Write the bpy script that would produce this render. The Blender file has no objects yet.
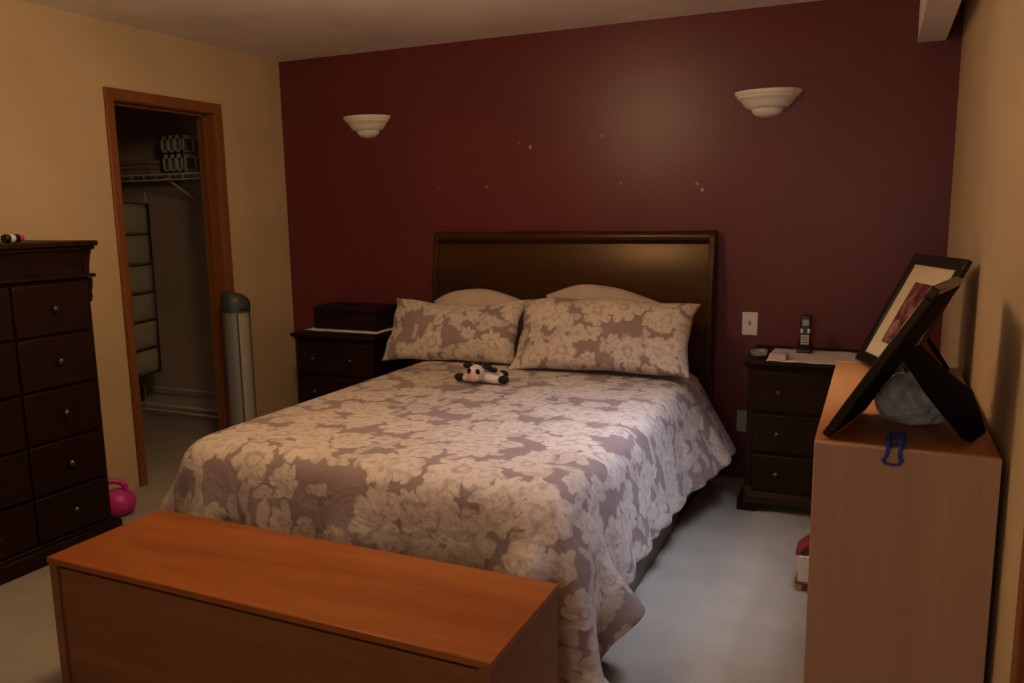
import bpy, bmesh, math, random
import numpy as np
from mathutils import Vector, Matrix
random.seed(5)
COL = bpy.context.scene.collection
PI = math.pi

# ------------------------------------------------------------------ materials
def new_mat(name):
    m = bpy.data.materials.new(name); m.use_nodes = True
    nt = m.node_tree; nt.nodes.clear()
    out = nt.nodes.new('ShaderNodeOutputMaterial'); b = nt.nodes.new('ShaderNodeBsdfPrincipled')
    nt.links.new(b.outputs[0], out.inputs[0])
    return m, nt, b

def nd(nt, typ, ins=None, **props):
    n = nt.nodes.new('ShaderNode' + typ)
    for k, v in props.items(): setattr(n, k, v)
    if ins:
        for k, v in ins.items():
            s = n.inputs[k]
            if hasattr(v, 'is_output') or isinstance(v, bpy.types.NodeSocket): nt.links.new(v, s)
            else: s.default_value = v
    return n

def mth(nt, op, a, b=None, c=None):
    ins = {0: a}
    if b is not None: ins[1] = b
    if c is not None: ins[2] = c
    return nd(nt, 'Math', ins, operation=op).outputs[0]

def vm(nt, op, a, b=None):
    ins = {0: a}
    if b is not None: ins[1] = b
    n = nd(nt, 'VectorMath', ins, operation=op)
    return n.outputs['Value'] if op in ('LENGTH', 'DISTANCE', 'DOT_PRODUCT') else n.outputs[0]

def mixc(nt, f, a, b):
    n = nd(nt, 'Mix', data_type='RGBA')
    for k, v in ((0, f), (6, a), (7, b)):
        if isinstance(v, bpy.types.NodeSocket): nt.links.new(v, n.inputs[k])
        else: n.inputs[k].default_value = v
    return n.outputs[2]

def rgba(c): return (c[0], c[1], c[2], 1)

def objco(nt, scale=(1, 1, 1), rot=(0, 0, 0)):
    tc = nt.nodes.new('ShaderNodeTexCoord')
    return nd(nt, 'Mapping', {0: tc.outputs['Object'], 'Scale': scale, 'Rotation': rot}).outputs[0]

def plain(name, c, rough=.5, metal=0, var=.12, scale=30, bump=0, spec=.5, trans=0, alpha=1):
    m, nt, b = new_mat(name)
    co = objco(nt)
    n = nd(nt, 'TexNoise', {'Vector': co, 'Scale': scale, 'Detail': 4})
    f = nd(nt, 'MapRange', {0: n.outputs[0], 1: .3, 2: .7}).outputs[0]
    nt.links.new(mixc(nt, f, rgba([x * (1 - var) for x in c]), rgba([min(1, x * (1 + var)) for x in c])), b.inputs['Base Color'])
    b.inputs['Roughness'].default_value = rough; b.inputs['Metallic'].default_value = metal
    b.inputs['Specular IOR Level'].default_value = spec
    b.inputs['Transmission Weight'].default_value = trans; b.inputs['Alpha'].default_value = alpha
    if bump:
        nt.links.new(nd(nt, 'Bump', {'Height': n.outputs[0], 'Strength': bump, 'Distance': .01}).outputs[0], b.inputs['Normal'])
    return m

def wood(name, dark, light, axis='X', rough=.35, scale=1., coat=0, spec=.5):
    m, nt, b = new_mat(name)
    s = {'X': (.6, 9, 9), 'Y': (9, .6, 9), 'Z': (9, 9, .6)}[axis]
    co = objco(nt, tuple(v * scale for v in s))
    w = nd(nt, 'TexNoise', {'Vector': co, 'Scale': 1.3, 'Detail': 6, 'Roughness': .6, 'Distortion': .8})
    co2 = objco(nt, tuple(v * scale * 6 for v in s))
    w2 = nd(nt, 'TexNoise', {'Vector': co2, 'Scale': 3, 'Detail': 3})
    f = mth(nt, 'ADD', mth(nt, 'MULTIPLY', w.outputs[0], .75), mth(nt, 'MULTIPLY', w2.outputs[0], .25))
    f = nd(nt, 'MapRange', {0: f, 1: .32, 2: .68}).outputs[0]
    nt.links.new(mixc(nt, f, rgba(dark), rgba(light)), b.inputs['Base Color'])
    b.inputs['Roughness'].default_value = rough; b.inputs['Coat Weight'].default_value = coat
    b.inputs['Specular IOR Level'].default_value = spec; b.inputs['Specular Tint'].default_value = (1, .68, .42, 1)
    nt.links.new(nd(nt, 'Bump', {'Height': w2.outputs[0], 'Strength': .06, 'Distance': .004}).outputs[0], b.inputs['Normal'])
    return m

def paint(name, c, rough=.6, spots=(), spec=.4):
    """roller-painted wall: faint mottling, orange-peel bump, optional small filler marks"""
    m, nt, b = new_mat(name)
    co = objco(nt)
    n = nd(nt, 'TexNoise', {'Vector': co, 'Scale': 2.2, 'Detail': 3})
    n2 = nd(nt, 'TexNoise', {'Vector': co, 'Scale': 110, 'Detail': 2})
    f = nd(nt, 'MapRange', {0: n.outputs[0], 1: .35, 2: .65}).outputs[0]
    colr = mixc(nt, f, rgba([x * .94 for x in c]), rgba([x * 1.06 for x in c]))
    for (p, r, k) in spots:
        wob = nd(nt, 'TexNoise', {'Vector': co, 'Scale': 60, 'Detail': 1})
        d = vm(nt, 'DISTANCE', co, p)
        d = mth(nt, 'ADD', d, mth(nt, 'MULTIPLY', mth(nt, 'SUBTRACT', wob.outputs[0], .5), r * 1.2))
        s = nd(nt, 'MapRange', {0: d, 1: r, 2: r * .5, 3: 0, 4: k}).outputs[0]
        colr = mixc(nt, s, colr, (.5, .4, .36, 1))
    nt.links.new(colr, b.inputs['Base Color'])
    b.inputs['Roughness'].default_value = rough; b.inputs['Specular IOR Level'].default_value = spec
    nt.links.new(nd(nt, 'Bump', {'Height': n2.outputs[0], 'Strength': .12, 'Distance': .004}).outputs[0], b.inputs['Normal'])
    return m

def carpet(name, c):
    m, nt, b = new_mat(name)
    co = objco(nt)
    n = nd(nt, 'TexNoise', {'Vector': co, 'Scale': 230, 'Detail': 3})
    n2 = nd(nt, 'TexNoise', {'Vector': co, 'Scale': 5, 'Detail': 4})
    f = mth(nt, 'ADD', mth(nt, 'MULTIPLY', n.outputs[0], .6), mth(nt, 'MULTIPLY', n2.outputs[0], .4))
    f = nd(nt, 'MapRange', {0: f, 1: .3, 2: .7}).outputs[0]
    nt.links.new(mixc(nt, f, rgba([x * .78 for x in c]), rgba([x * 1.15 for x in c])), b.inputs['Base Color'])
    b.inputs['Roughness'].default_value = .95; b.inputs['Specular IOR Level'].default_value = .1
    nt.links.new(nd(nt, 'Bump', {'Height': n.outputs[0], 'Strength': .7, 'Distance': .01}).outputs[0], b.inputs['Normal'])
    return m

def floral(name, ground, petal, scale=1.0):
    """large pale daisies, smaller blossoms and leaf sprays on a taupe ground, in metres of cloth (UV)"""
    m, nt, b = new_mat(name)
    tc = nt.nodes.new('ShaderNodeTexCoord'); uv = tc.outputs['UV']
    wn = nd(nt, 'TexNoise', {'Vector': uv, 'Scale': 14, 'Detail': 2})
    wob = nd(nt, 'VectorMath', {0: vm(nt, 'SUBTRACT', wn.outputs['Color'], (.5, .5, .5)), 'Scale': .065}, operation='SCALE').outputs[0]
    base = vm(nt, 'ADD', uv, wob)
    def layer(cell, R, petals, off, keep, squash=(1, 1, 1), ring=True, rot=0, edge=.06):
        s = scale / cell
        co = nd(nt, 'Mapping', {0: base, 'Location': off, 'Rotation': (0, 0, rot), 'Scale': (s * squash[0], s * squash[1], 1)}).outputs[0]
        v = nd(nt, 'TexVoronoi', {'Vector': co, 'Scale': 1, 'Randomness': .72}, voronoi_dimensions='2D')
        d = vm(nt, 'SUBTRACT', co, v.outputs['Position'])
        sp = nd(nt, 'SeparateXYZ', {0: d}); r = mth(nt, 'SQRT', mth(nt, 'ADD', mth(nt, 'MULTIPLY', sp.outputs[0], sp.outputs[0]), mth(nt, 'MULTIPLY', sp.outputs[1], sp.outputs[1])))
        cs = nd(nt, 'SeparateColor', {0: v.outputs['Color']})
        ang = mth(nt, 'ADD', mth(nt, 'ARCTAN2', sp.outputs[1], sp.outputs[0]), mth(nt, 'MULTIPLY', cs.outputs[0], 6.283))
        pc = mth(nt, 'ABSOLUTE', mth(nt, 'COSINE', mth(nt, 'MULTIPLY', ang, petals / 2)))
        pc = mth(nt, 'POWER', pc, .6)
        rad = mth(nt, 'MULTIPLY', mth(nt, 'MULTIPLY_ADD', pc, .36, .64), mth(nt, 'MULTIPLY_ADD', cs.outputs[1], .3 * R, .78 * R))
        mask = nd(nt, 'MapRange', {0: mth(nt, 'SUBTRACT', rad, r), 1: 0., 2: edge}).outputs[0]
        k = nd(nt, 'MapRange', {0: cs.outputs[2], 1: keep, 2: keep + .01}).outputs[0]
        mask = mth(nt, 'MULTIPLY', mask, k)
        if ring:
            rr = mth(nt, 'DIVIDE', r, R)
            g = mth(nt, 'ABSOLUTE', mth(nt, 'SUBTRACT', rr, .24))
            rg = nd(nt, 'MapRange', {0: g, 1: .10, 2: .04, 3: 0, 4: .45}).outputs[0]
            ln = nd(nt, 'MapRange', {0: mth(nt, 'ABSOLUTE', mth(nt, 'SINE', mth(nt, 'MULTIPLY', ang, petals))), 1: .25, 2: .05, 3: 0, 4: .22}).outputs[0]
            mask = mth(nt, 'MULTIPLY', mask, mth(nt, 'SUBTRACT', 1, mth(nt, 'MAXIMUM', rg, ln)))
        return mask
    m1 = layer(.235, .56, 8, (.3, .1, 0), .30)
    m2 = layer(.135, .52, 6, (3.7, 1.9, 0), .42)
    m3 = layer(.07, .5, 2, (7.1, 4.2, 0), .55, (1, .42, 1), False, .7, .05)
    m4 = layer(.06, .5, 2, (2.3, 8.2, 0), .62, (.4, 1, 1), False, .4, .05)
    f = mth(nt, 'MAXIMUM', mth(nt, 'MAXIMUM', m1, mth(nt, 'MULTIPLY', m2, .92)), mth(nt, 'MULTIPLY', mth(nt, 'MAXIMUM', m3, m4), .7))
    sk = nd(nt, 'TexNoise', {'Vector': uv, 'Scale': 38, 'Detail': 3})
    f = mth(nt, 'MULTIPLY', f, nd(nt, 'MapRange', {0: sk.outputs[0], 1: .36, 2: .50, 3: .55, 4: 1}).outputs[0])
    gv = nd(nt, 'TexNoise', {'Vector': uv, 'Scale': 6, 'Detail': 3})
    gr = mixc(nt, gv.outputs[0], rgba([x * .85 for x in ground]), rgba([x * 1.15 for x in ground]))
    nt.links.new(mixc(nt, f, gr, rgba(petal)), b.inputs['Base Color'])
    b.inputs['Roughness'].default_value = .8; b.inputs['Specular IOR Level'].default_value = .2
    b.inputs['Sheen Weight'].default_value = .15
    h = nd(nt, 'TexNoise', {'Vector': uv, 'Scale': 9, 'Detail': 4, 'Roughness': .55, 'Distortion': .6})
    nt.links.new(nd(nt, 'Bump', {'Height': h.outputs[0], 'Strength': .45, 'Distance': .03}).outputs[0], b.inputs['Normal'])
    return m

M = {}
M['red'] = paint('red_wall_paint', (.132, .026, .027), .36, [((1.77, -.001, 1.82), .013, .7), ((1.70, -.001, 1.845), .006, .4), ((1.491, -.001, 1.602), .010, .45), ((2.727, -.001, 1.585), .010, .5), ((2.754, -.001, 1.555), .012, .55), ((2.20, -.001, 1.86), .008, .35), ((2.31, -.001, 1.60), .007, .4), ((1.17, -.001, 1.60), .008, .4)], .32)
M['cream'] = paint('cream_wall_paint', (.58, .43, .25), .6)
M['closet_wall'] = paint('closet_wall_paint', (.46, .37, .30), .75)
M['ceil'] = paint('ceiling_paint', (.90, .83, .79), .8)
M['beam'] = paint('beam_paint', (.85, .78, .70), .7)
M['carpet'] = carpet('carpet_pile', (.42, .365, .29))
M['oak'] = wood('door_casing_oak', (.17, .055, .017), (.27, .10, .034), 'Z', .45)
M['esp'] = wood('espresso_wood', (.010, .0042, .0032), (.022, .009, .006), 'X', .5, spec=.22)
M['bedwood'] = wood('dark_cherry_wood', (.024, .0085, .0032), (.055, .021, .0075), 'X', .30, spec=.35)
M['teak'] = wood('teak_lid_wood', (.21, .054, .012), (.38, .115, .025), 'X', .38, .8)
M['teakside'] = wood('teak_side_wood', (.18, .070, .026), (.27, .11, .045), 'X', .5, .8)
M['beech'] = wood('beech_laminate', (.41, .245, .17), (.52, .325, .225), 'Z', .5, .7)
M['beechtop'] = wood('beech_laminate_top', (.36, .125, .03), (.46, .17, .042), 'Y', .42, .7)
M['plaster'] = plain('sconce_plaster', (.80, .74, .66), .6, var=.04)
M['plate'] = plain('white_plastic', (.72, .68, .68), .4, var=.03)
M['plate_dim'] = plain('beige_plastic', (.36, .33, .30), .5, var=.05)
M['black'] = plain('black_plastic', (.010, .010, .010), .4)
M['velvet'] = plain('black_velvet', (.004, .004, .004), .9, spec=.1)
M['frameblk'] = wood('black_frame_wood', (.006, .006, .006), (.013, .012, .012), 'X', .3)
M['mat'] = plain('cream_mat_board', (.58, .45, .25), .9, var=.04)
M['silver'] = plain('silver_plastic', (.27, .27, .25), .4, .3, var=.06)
M['silver_pale'] = plain('pale_silver_grille', (.42, .39, .32), .45, .2, var=.06)  # paler panel of the two-tone fan body
M['darkgrey'] = plain('dark_grey_plastic', (.05, .055, .06), .4)
M['knob'] = plain('brushed_metal', (.09, .08, .07), .4, .9)
M['pillow'] = plain('plain_pillowcase', (.50, .38, .31), .85, var=.05, bump=.2, scale=8)
M['floral'] = floral('floral_cotton', (.285, .205, .19), (.61, .51, .43), 1.22)
M['mattress'] = plain('mattress_ticking', (.5, .48, .45), .9)
M['pink'] = plain('pink_plastic', (.62, .035, .27), .45, var=.06)
M['cloth_white'] = plain('white_runner_cloth', (.66, .63, .66), .9, var=.05, scale=60, bump=.2)
M['screen'] = plain('phone_screen', (.045, .075, .06), .2)
M['keys'] = plain('phone_keys', (.55, .58, .56), .5, var=.05)
M['canvas'] = plain('grey_canvas', (.36, .33, .25), .9, var=.1, scale=50)
M['piping'] = plain('dark_piping', (.02, .02, .022), .8)
M['wire'] = plain('white_wire_coating', (.72, .68, .62), .45, var=.05)
M['crate'] = plain('white_plastic_basket', (.55, .50, .44), .5, var=.06)
M['blanket'] = plain('brown_blanket', (.26, .19, .15), .95, bump=.3, scale=60)
M['blue'] = plain('blue_strap', (.030, .040, .28), .5)
M['redbook'] = plain('red_cloth_cover', (.20, .012, .016), .6)
M['pages'] = plain('paper_pages', (.62, .52, .42), .9, scale=120)
M['toyw'] = plain('white_plush', (.68, .60, .52), .95, bump=.6, scale=160)
M['toyb'] = plain('black_plush', (.008, .008, .009), .95, bump=.5, scale=160)
M['toyp'] = plain('pink_plush', (.62, .36, .32), .95, bump=.5, scale=160)
M['glass'] = plain('clear_glass', (.80, .82, .84), .08, trans=.75, var=.02)
M['box_white'] = plain('white_card', (.55, .45, .42), .8)
M['jewel'] = wood('dark_box_wood', (.010, .005, .004), (.020, .010, .008), 'X', .5, spec=.2)
M['contents'] = plain('grey_fabric', (.16, .14, .12), .9)
M['basket_dk'] = plain('dark_blue_fabric', (.025, .03, .04), .9)
M['white'] = plain('white_cap', (.7, .66, .62), .5)

def photo_mat():
    m, nt, b = new_mat('portrait_print')
    co = objco(nt)
    n = nd(nt, 'TexNoise', {'Vector': co, 'Scale': 14, 'Detail': 3, 'Distortion': .6})
    r = nd(nt, 'ValToRGB', {0: n.outputs[0]})
    e = r.color_ramp.elements
    e[0].position = .35; e[0].color = (.03, .02, .02, 1); e[1].position = .7; e[1].color = (.30, .17, .12, 1)
    x = e.new(.52); x.color = (.16, .035, .03, 1)
    nt.links.new(r.outputs[0], b.inputs['Base Color']); b.inputs['Roughness'].default_value = .25
    return m
M['photo'] = photo_mat()

def bag_mat():
    m, nt, b = new_mat('translucent_bag')
    co = objco(nt)
    n = nd(nt, 'TexNoise', {'Vector': co, 'Scale': 25, 'Detail': 4, 'Distortion': 1})
    nt.links.new(mixc(nt, n.outputs[0], (.28, .28, .25, 1), (.68, .70, .66, 1)), b.inputs['Base Color'])
    b.inputs['Roughness'].default_value = .5; b.inputs['Alpha'].default_value = .88
    return m
M['bag'] = bag_mat()

# ------------------------------------------------------------------ mesh helpers
def quadbox(bm, o, ax, ay, az):
    """box from corner o along three edge vectors"""
    o, ax, ay, az = map(Vector, (o, ax, ay, az))
    v = [bm.verts.new(o + ax * i + ay * j + az * k) for k in (0, 1) for j in (0, 1) for i in (0, 1)]
    for f in ((0, 2, 3, 1), (4, 5, 7, 6), (0, 1, 5, 4), (2, 6, 7, 3), (0, 4, 6, 2), (1, 3, 7, 5)):
        bm.faces.new([v[i] for i in f])

def box(bm, x0, x1, y0, y1, z0, z1):
    quadbox(bm, (x0, y0, z0), (x1 - x0, 0, 0), (0, y1 - y0, 0), (0, 0, z1 - z0))

def lathe(bm, prof, c=(0, 0, 0), axis='Z', seg=24, a0=0, a1=2 * PI, sx=1, sy=1):
    full = abs(a1 - a0 - 2 * PI) < 1e-6
    n = seg if full else seg + 1
    rings = []
    for (r, h) in prof:
        ring = []
        for i in range(n):
            a = a0 + (a1 - a0) * i / seg
            p = (r * math.cos(a) * sx, r * math.sin(a) * sy, h)
            if axis == 'Y': p = (p[0], p[2], p[1])
            if axis == 'X': p = (p[2], p[0], p[1])
            ring.append(bm.verts.new((c[0] + p[0], c[1] + p[1], c[2] + p[2])))
        rings.append(ring)
    for a, b in zip(rings, rings[1:]):
        for i in range(seg):
            j = (i + 1) % n
            bm.faces.new((a[i], a[j], b[j], b[i]))
    for ring, flip in ((rings[0], True), (rings[-1], False)):
        if full: bm.faces.new(ring[::-1] if flip else ring)
    return rings

def tube(bm, pts, r, seg=8, closed=False):
    pts = [Vector(p) for p in pts]; n = len(pts); rings = []
    for i, p in enumerate(pts):
        if closed: t = pts[(i + 1) % n] - pts[i - 1]
        else: t = pts[min(i + 1, n - 1)] - pts[max(i - 1, 0)]
        t.normalize()
        u = t.orthogonal().normalized() if i == 0 else (uprev - t * uprev.dot(t)).normalized()
        uprev = u; w = t.cross(u)
        rr = r[i] if isinstance(r, (list, tuple)) else r
        rings.append([bm.verts.new(p + (u * math.cos(2 * PI * k / seg) + w * math.sin(2 * PI * k / seg)) * rr) for k in range(seg)])
    for i in range(n if closed else n - 1):
        a, b = rings[i], rings[(i + 1) % n]
        for k in range(seg): bm.faces.new((a[k], a[(k + 1) % seg], b[(k + 1) % seg], b[k]))
    if not closed: bm.faces.new(rings[0][::-1]); bm.faces.new(rings[-1])

def prism(bm, poly, h0, h1, plane='YZ'):
    """extrude a 2-D outline: plane YZ along x, XZ along y, XY along z"""
    def P(a, b, h): return {'YZ': (h, a, b), 'XZ': (a, h, b), 'XY': (a, b, h)}[plane]
    A = [bm.verts.new(P(a, b, h0)) for a, b in poly]; B = [bm.verts.new(P(a, b, h1)) for a, b in poly]
    n = len(poly)
    for i in range(n): bm.faces.new((A[i], A[(i + 1) % n], B[(i + 1) % n], B[i]))
    bm.faces.new(A[::-1]); bm.faces.new(B)

def ball(bm, c, r, s=(1, 1, 1), seg=16, rot=None):
    mat = Matrix.Translation(c) @ (rot or Matrix.Identity(4)) @ Matrix.Diagonal((r * s[0], r * s[1], r * s[2], 1))
    bmesh.ops.create_uvsphere(bm, u_segments=seg, v_segments=seg // 2 + 2, radius=1, matrix=mat)

def link(name, bm, mat, parent=None, off=None, bevel=0, smooth=False, sub=0, seg=2):
    bmesh.ops.recalc_face_normals(bm, faces=bm.faces[:])
    me = bpy.data.meshes.new(name); bm.to_mesh(me); bm.free()
    if off is not None: me.transform(Matrix.Translation(-Vector(off)))
    elif parent is not None: me.transform(Matrix.Translation(-parent.location))
    me.materials.append(mat)
    o = bpy.data.objects.new(name, me); COL.objects.link(o)
    if off is not None and parent is None: o.location = off
    if parent is not None: o.parent = parent
    if bevel:
        b = o.modifiers.new('bevel', 'BEVEL'); b.width = bevel; b.segments = seg; b.limit_method = 'ANGLE'; b.angle_limit = .6
        b.harden_normals = False
    if sub:
        s = o.modifiers.new('sub', 'SUBSURF'); s.levels = sub; s.render_levels = sub
    if smooth or bevel or sub:
        for p in me.polygons: p.use_smooth = True
        if not sub or bevel:
            try: me.set_sharp_from_angle(angle=.7)
            except Exception: pass
    return o

def sub(name, bm, mat, parent, **k):
    """sub-part: its part sits at its thing's origin, so it needs the thing's location taken off"""
    off = parent.parent.location if parent.parent else parent.location
    bm.transform(Matrix.Translation(-Vector(off)))
    return link(name, bm, mat, parent=parent, **dict(k, off=(0, 0, 0)))

def thing(name, label, cat, loc, group=None):
    o = bpy.data.objects.new(name, None); COL.objects.link(o)
    o.location = loc; o.empty_display_size = .1; o['label'] = label; o['category'] = cat
    if group: o['group'] = group
    return o

def tag(o, label, cat, group=None):
    o['label'] = label; o['category'] = cat
    if group: o['group'] = group
    return o

def struct(name, bm, mat, **k):
    o = link(name, bm, mat, **k); o['kind'] = 'structure'; return o

def dup(root, loc, label, rotz=0):
    r = root.copy(); COL.objects.link(r); r.location = loc; r.rotation_euler.z = rotz; r['label'] = label
    for ch in list(root.children):
        c = ch.copy(); COL.objects.link(c); c.parent = r
        for g in list(ch.children):
            d = g.copy(); COL.objects.link(d); d.parent = c
    return r

def B(): return bmesh.new()
# ------------------------------------------------------------------ room shell
H = 2.44; XR = 3.917; YF = -6.2; T = .12
bm = B(); box(bm, -1.9, XR + T, YF - T, .2, -.1, 0); struct('floor', bm, M['carpet'])
bm = B(); box(bm, -1.9, XR + T, YF - T, .2, H, H + .1); struct('ceiling', bm, M['ceil'])
bm = B(); box(bm, -T, XR + T, 0, T, 0, H); struct('wall_back', bm, M['red'])
D0, D1, DH = -1.305, -.615, 2.05      # closet doorway
bm = B(); box(bm, -T, 0, YF, D0 - .015, 0, H); box(bm, -T, 0, D1 + .015, 0, 0, H); box(bm, -T, 0, D0 - .015, D1 + .015, DH + .015, H)
struct('wall_left', bm, M['cream'])
bm = B(); box(bm, XR, XR + T, YF, 0, 0, H); struct('wall_right', bm, M['cream'])
bm = B(); box(bm, -T, XR + T, YF - T, YF, 0, H); struct('wall_front', bm, M['cream'])
# closet shell
bm = B(); box(bm, -1.75, -T, .06, .18, 0, H); struct('wall_closet_back', bm, M['closet_wall'])
bm = B(); box(bm, -1.87, -1.75, -2.4, .18, 0, H); struct('wall_closet_left', bm, M['closet_wall'])
bm = B(); box(bm, -1.87, -T, -2.5, -2.4, 0, H); struct('wall_closet_front', bm, M['closet_wall'])
bm = B(); box(bm, -1.75, -T, .045, .06, 0, .12); struct('baseboard_closet', bm, M['crate'], bevel=.004)
# beam under the ceiling along the right wall
bm = B(); box(bm, 3.735, 3.852, YF, 0, 2.203, H); struct('trim_1', bm, M['beam'])
# doorway casing and jamb
d = bpy.data.objects.new('door_1', None); COL.objects.link(d); d['kind'] = 'structure'; d.location = (0, (D0 + D1) / 2, 0)
bm = B(); box(bm, -T - .01, .004, D0 - .015, D0, 0, DH); box(bm, -T - .01, .004, D1, D1 + .015, 0, DH); box(bm, -T - .01, .004, D0 - .015, D1 + .015, DH, DH + .015)
link('jamb', bm, M['oak'], d, bevel=.002)
bm = B(); prism(bm, [(D0 - .052, 0), (D0 - .052, DH + .062), (D1 + .062, DH + .062), (D1 + .062, 0), (D1 + .004, 0), (D1 + .004, DH + .004), (D0 - .002, DH + .004), (D0 - .002, 0)], .0, .018)
link('casing', bm, M['oak'], d, bevel=.005)
bm = B(); box(bm, -.075, -.06, D1 - .012, D1 + .002, 0, DH); box(bm, -.075, -.06, D0 - .002, D0 + .012, 0, DH); box(bm, -.075, -.06, D0, D1, DH - .012, DH)
link('door_stop', bm, M['oak'], d)
# door in the right wall, just outside the frame but for the foot of its casing
d2 = bpy.data.objects.new('door_2', None); COL.objects.link(d2); d2['kind'] = 'structure'; d2.location = (XR, -3.05, 0)
bm = B(); prism(bm, [(-3.52, 0), (-3.52, 2.11), (-2.612, 2.11), (-2.612, 0), (-2.67, 0), (-2.67, 2.05), (-3.46, 2.05), (-3.46, 0)], XR - .018, XR)
link('casing', bm, M['oak'], d2, bevel=.004)
bm = B(); box(bm, XR - .006, XR, -3.46, -2.67, .01, 2.05); dd = link('door_slab', bm, M['oak'], d2)

# ------------------------------------------------------------------ wall things
def sconce(loc):
    t = thing('wall_sconce', '', 'wall light', loc, 'plaster wall sconces')
    w = .163
    bm = B()
    prof = [(0, -.128), (.03, -.126), (.055, -.118), (.072, -.104), (.080, -.088), (.082, -.080)]
    lathe(bm, prof, loc, seg=24, a0=PI, a1=2 * PI, sy=.8); link('lower_bowl', bm, M['plaster'], t, smooth=True)
    bm = B()
    prof = [(.080, -.084), (.098, -.082), (.108, -.074), (.124, -.056), (.139, -.036), (.146, -.034), (.152, -.020), (.158, -.018), (w, -.006), (w, 0), (w - .012, 0), (w - .03, -.03), (.06, -.07)]
    lathe(bm, prof, loc, seg=28, a0=PI, a1=2 * PI, sy=.8); link('shade', bm, M['plaster'], t, smooth=True)
    bm = B(); box(bm, loc[0] - .06, loc[0] + .06, -.012, 0, loc[2] - .08, loc[2] - .02); link('back_plate', bm, M['plaster'], t)
    return t
s1 = sconce((3.073, -.001, 2.032)); s1['label'] = 'white tiered half-bowl plaster wall sconce above the nightstand with the phone'
dup(s1, (.676, -.001, 2.052), 'white tiered half-bowl plaster wall sconce nearest the closet doorway')

t = thing('light_switch', 'white light switch plate on the red wall above the phone nightstand', 'light switch', (3.02, -.006, .854))
bm = B(); box(bm, 2.981, 3.060, -.007, 0, .793, .914); link('switch_plate', bm, M['plate'], t, bevel=.003)
bm = B(); prism(bm, [(-.006, .842), (-.006, .866), (-.018, .872), (-.018, .862)], 3.015, 3.026); link('toggle', bm, M['plate_dim'], t)
t = thing('wall_outlet', 'dim beige wall outlet low on the red wall between bed and nightstand', 'outlet', (3.003, -.006, .322))
bm = B(); box(bm, 2.968, 3.038, -.007, 0, .264, .380); link('outlet_plate', bm, M['plate_dim'], t, bevel=.003)
for z in (.297, .347):
    bm = B(); lathe(bm, [(.017, 0), (.017, -.003)], (3.003, -.007, z), 'Y', 16); link('socket', bm, M['plate_dim'], t)

# ------------------------------------------------------------------ bed
t = thing('sleigh_bed', 'dark cherry wood sleigh bed with a curved headboard against the red wall', 'bed', (2.01, -1.2, 0))
HX0, HX1 = 1.168, 2.846
front = [(-.125, .12), (-.125, .55), (-.125, .85)] + [(-.125 + .27 * .425 * (k / 10) ** 2.3 / 2.3, .85 + .0425 * k) for k in range(1, 11)]
back = [(-.035, 1.275), (-.045, 1.20), (-.07, 1.08), (-.088, .95), (-.096, .80), (-.098, .55), (-.098, .12)]
bm = B(); prism(bm, front + back, HX0 + .03, HX1 - .03); hb = link('headboard', bm, M['bedwood'], t, smooth=True)
bm = B(); rollp = [(-.052 + .034 * math.cos(a) * 1.0, 1.309 + .034 * math.sin(a)) for a in [2 * PI * k / 20 for k in range(20)]]
prism(bm, rollp, HX0 + .03, HX1 - .03); sub('top_roll', bm, M['bedwood'], hb, smooth=True)
bm = B(); prism(bm, [(-.084, 1.276), (-.086, 1.281), (-.03, 1.287), (-.03, 1.27)], HX0 + .03, HX1 - .03); sub('bead', bm, M['bedwood'], hb)
for x0, x1 in ((HX0, HX0 + .032), (HX1 - .032, HX1)):
    f2 = [(-.137, 0)] + [(y - .012, z) for y, z in front[:-1]] + [(-.093, 1.285), (-.090, 1.318), (-.070, 1.343), (-.045, 1.347), (-.022, 1.336), (-.014, 1.31)]
    b2 = [(y + .012, z) for y, z in back] + [(-.084, 0)]
    bm = B(); prism(bm, f2 + b2, x0, x1); sub('post', bm, M['bedwood'], hb, bevel=.004)
for x0, x1 in ((1.222, 1.247), (2.805, 2.830)):
    bm = B(); box(bm, x0, x1, -2.20, -.12, .0, .34); link('side_rail', bm, M['bedwood'], t, bevel=.004)
bm = B(); box(bm, 1.222, 2.83, -2.222, -2.20, .0, .32); link('foot_rail', bm, M['bedwood'], t, bevel=.004)
bm = B(); box(bm, 1.25, 2.802, -2.19, -.14, .18, .36); link('box_spring', bm, M['mattress'], t, bevel=.02)
bm = B(); box(bm, 1.255, 2.797, -2.18, -.14, .362, .592); link('mattress', bm, M['mattress'], t, bevel=.04, seg=4)

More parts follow.
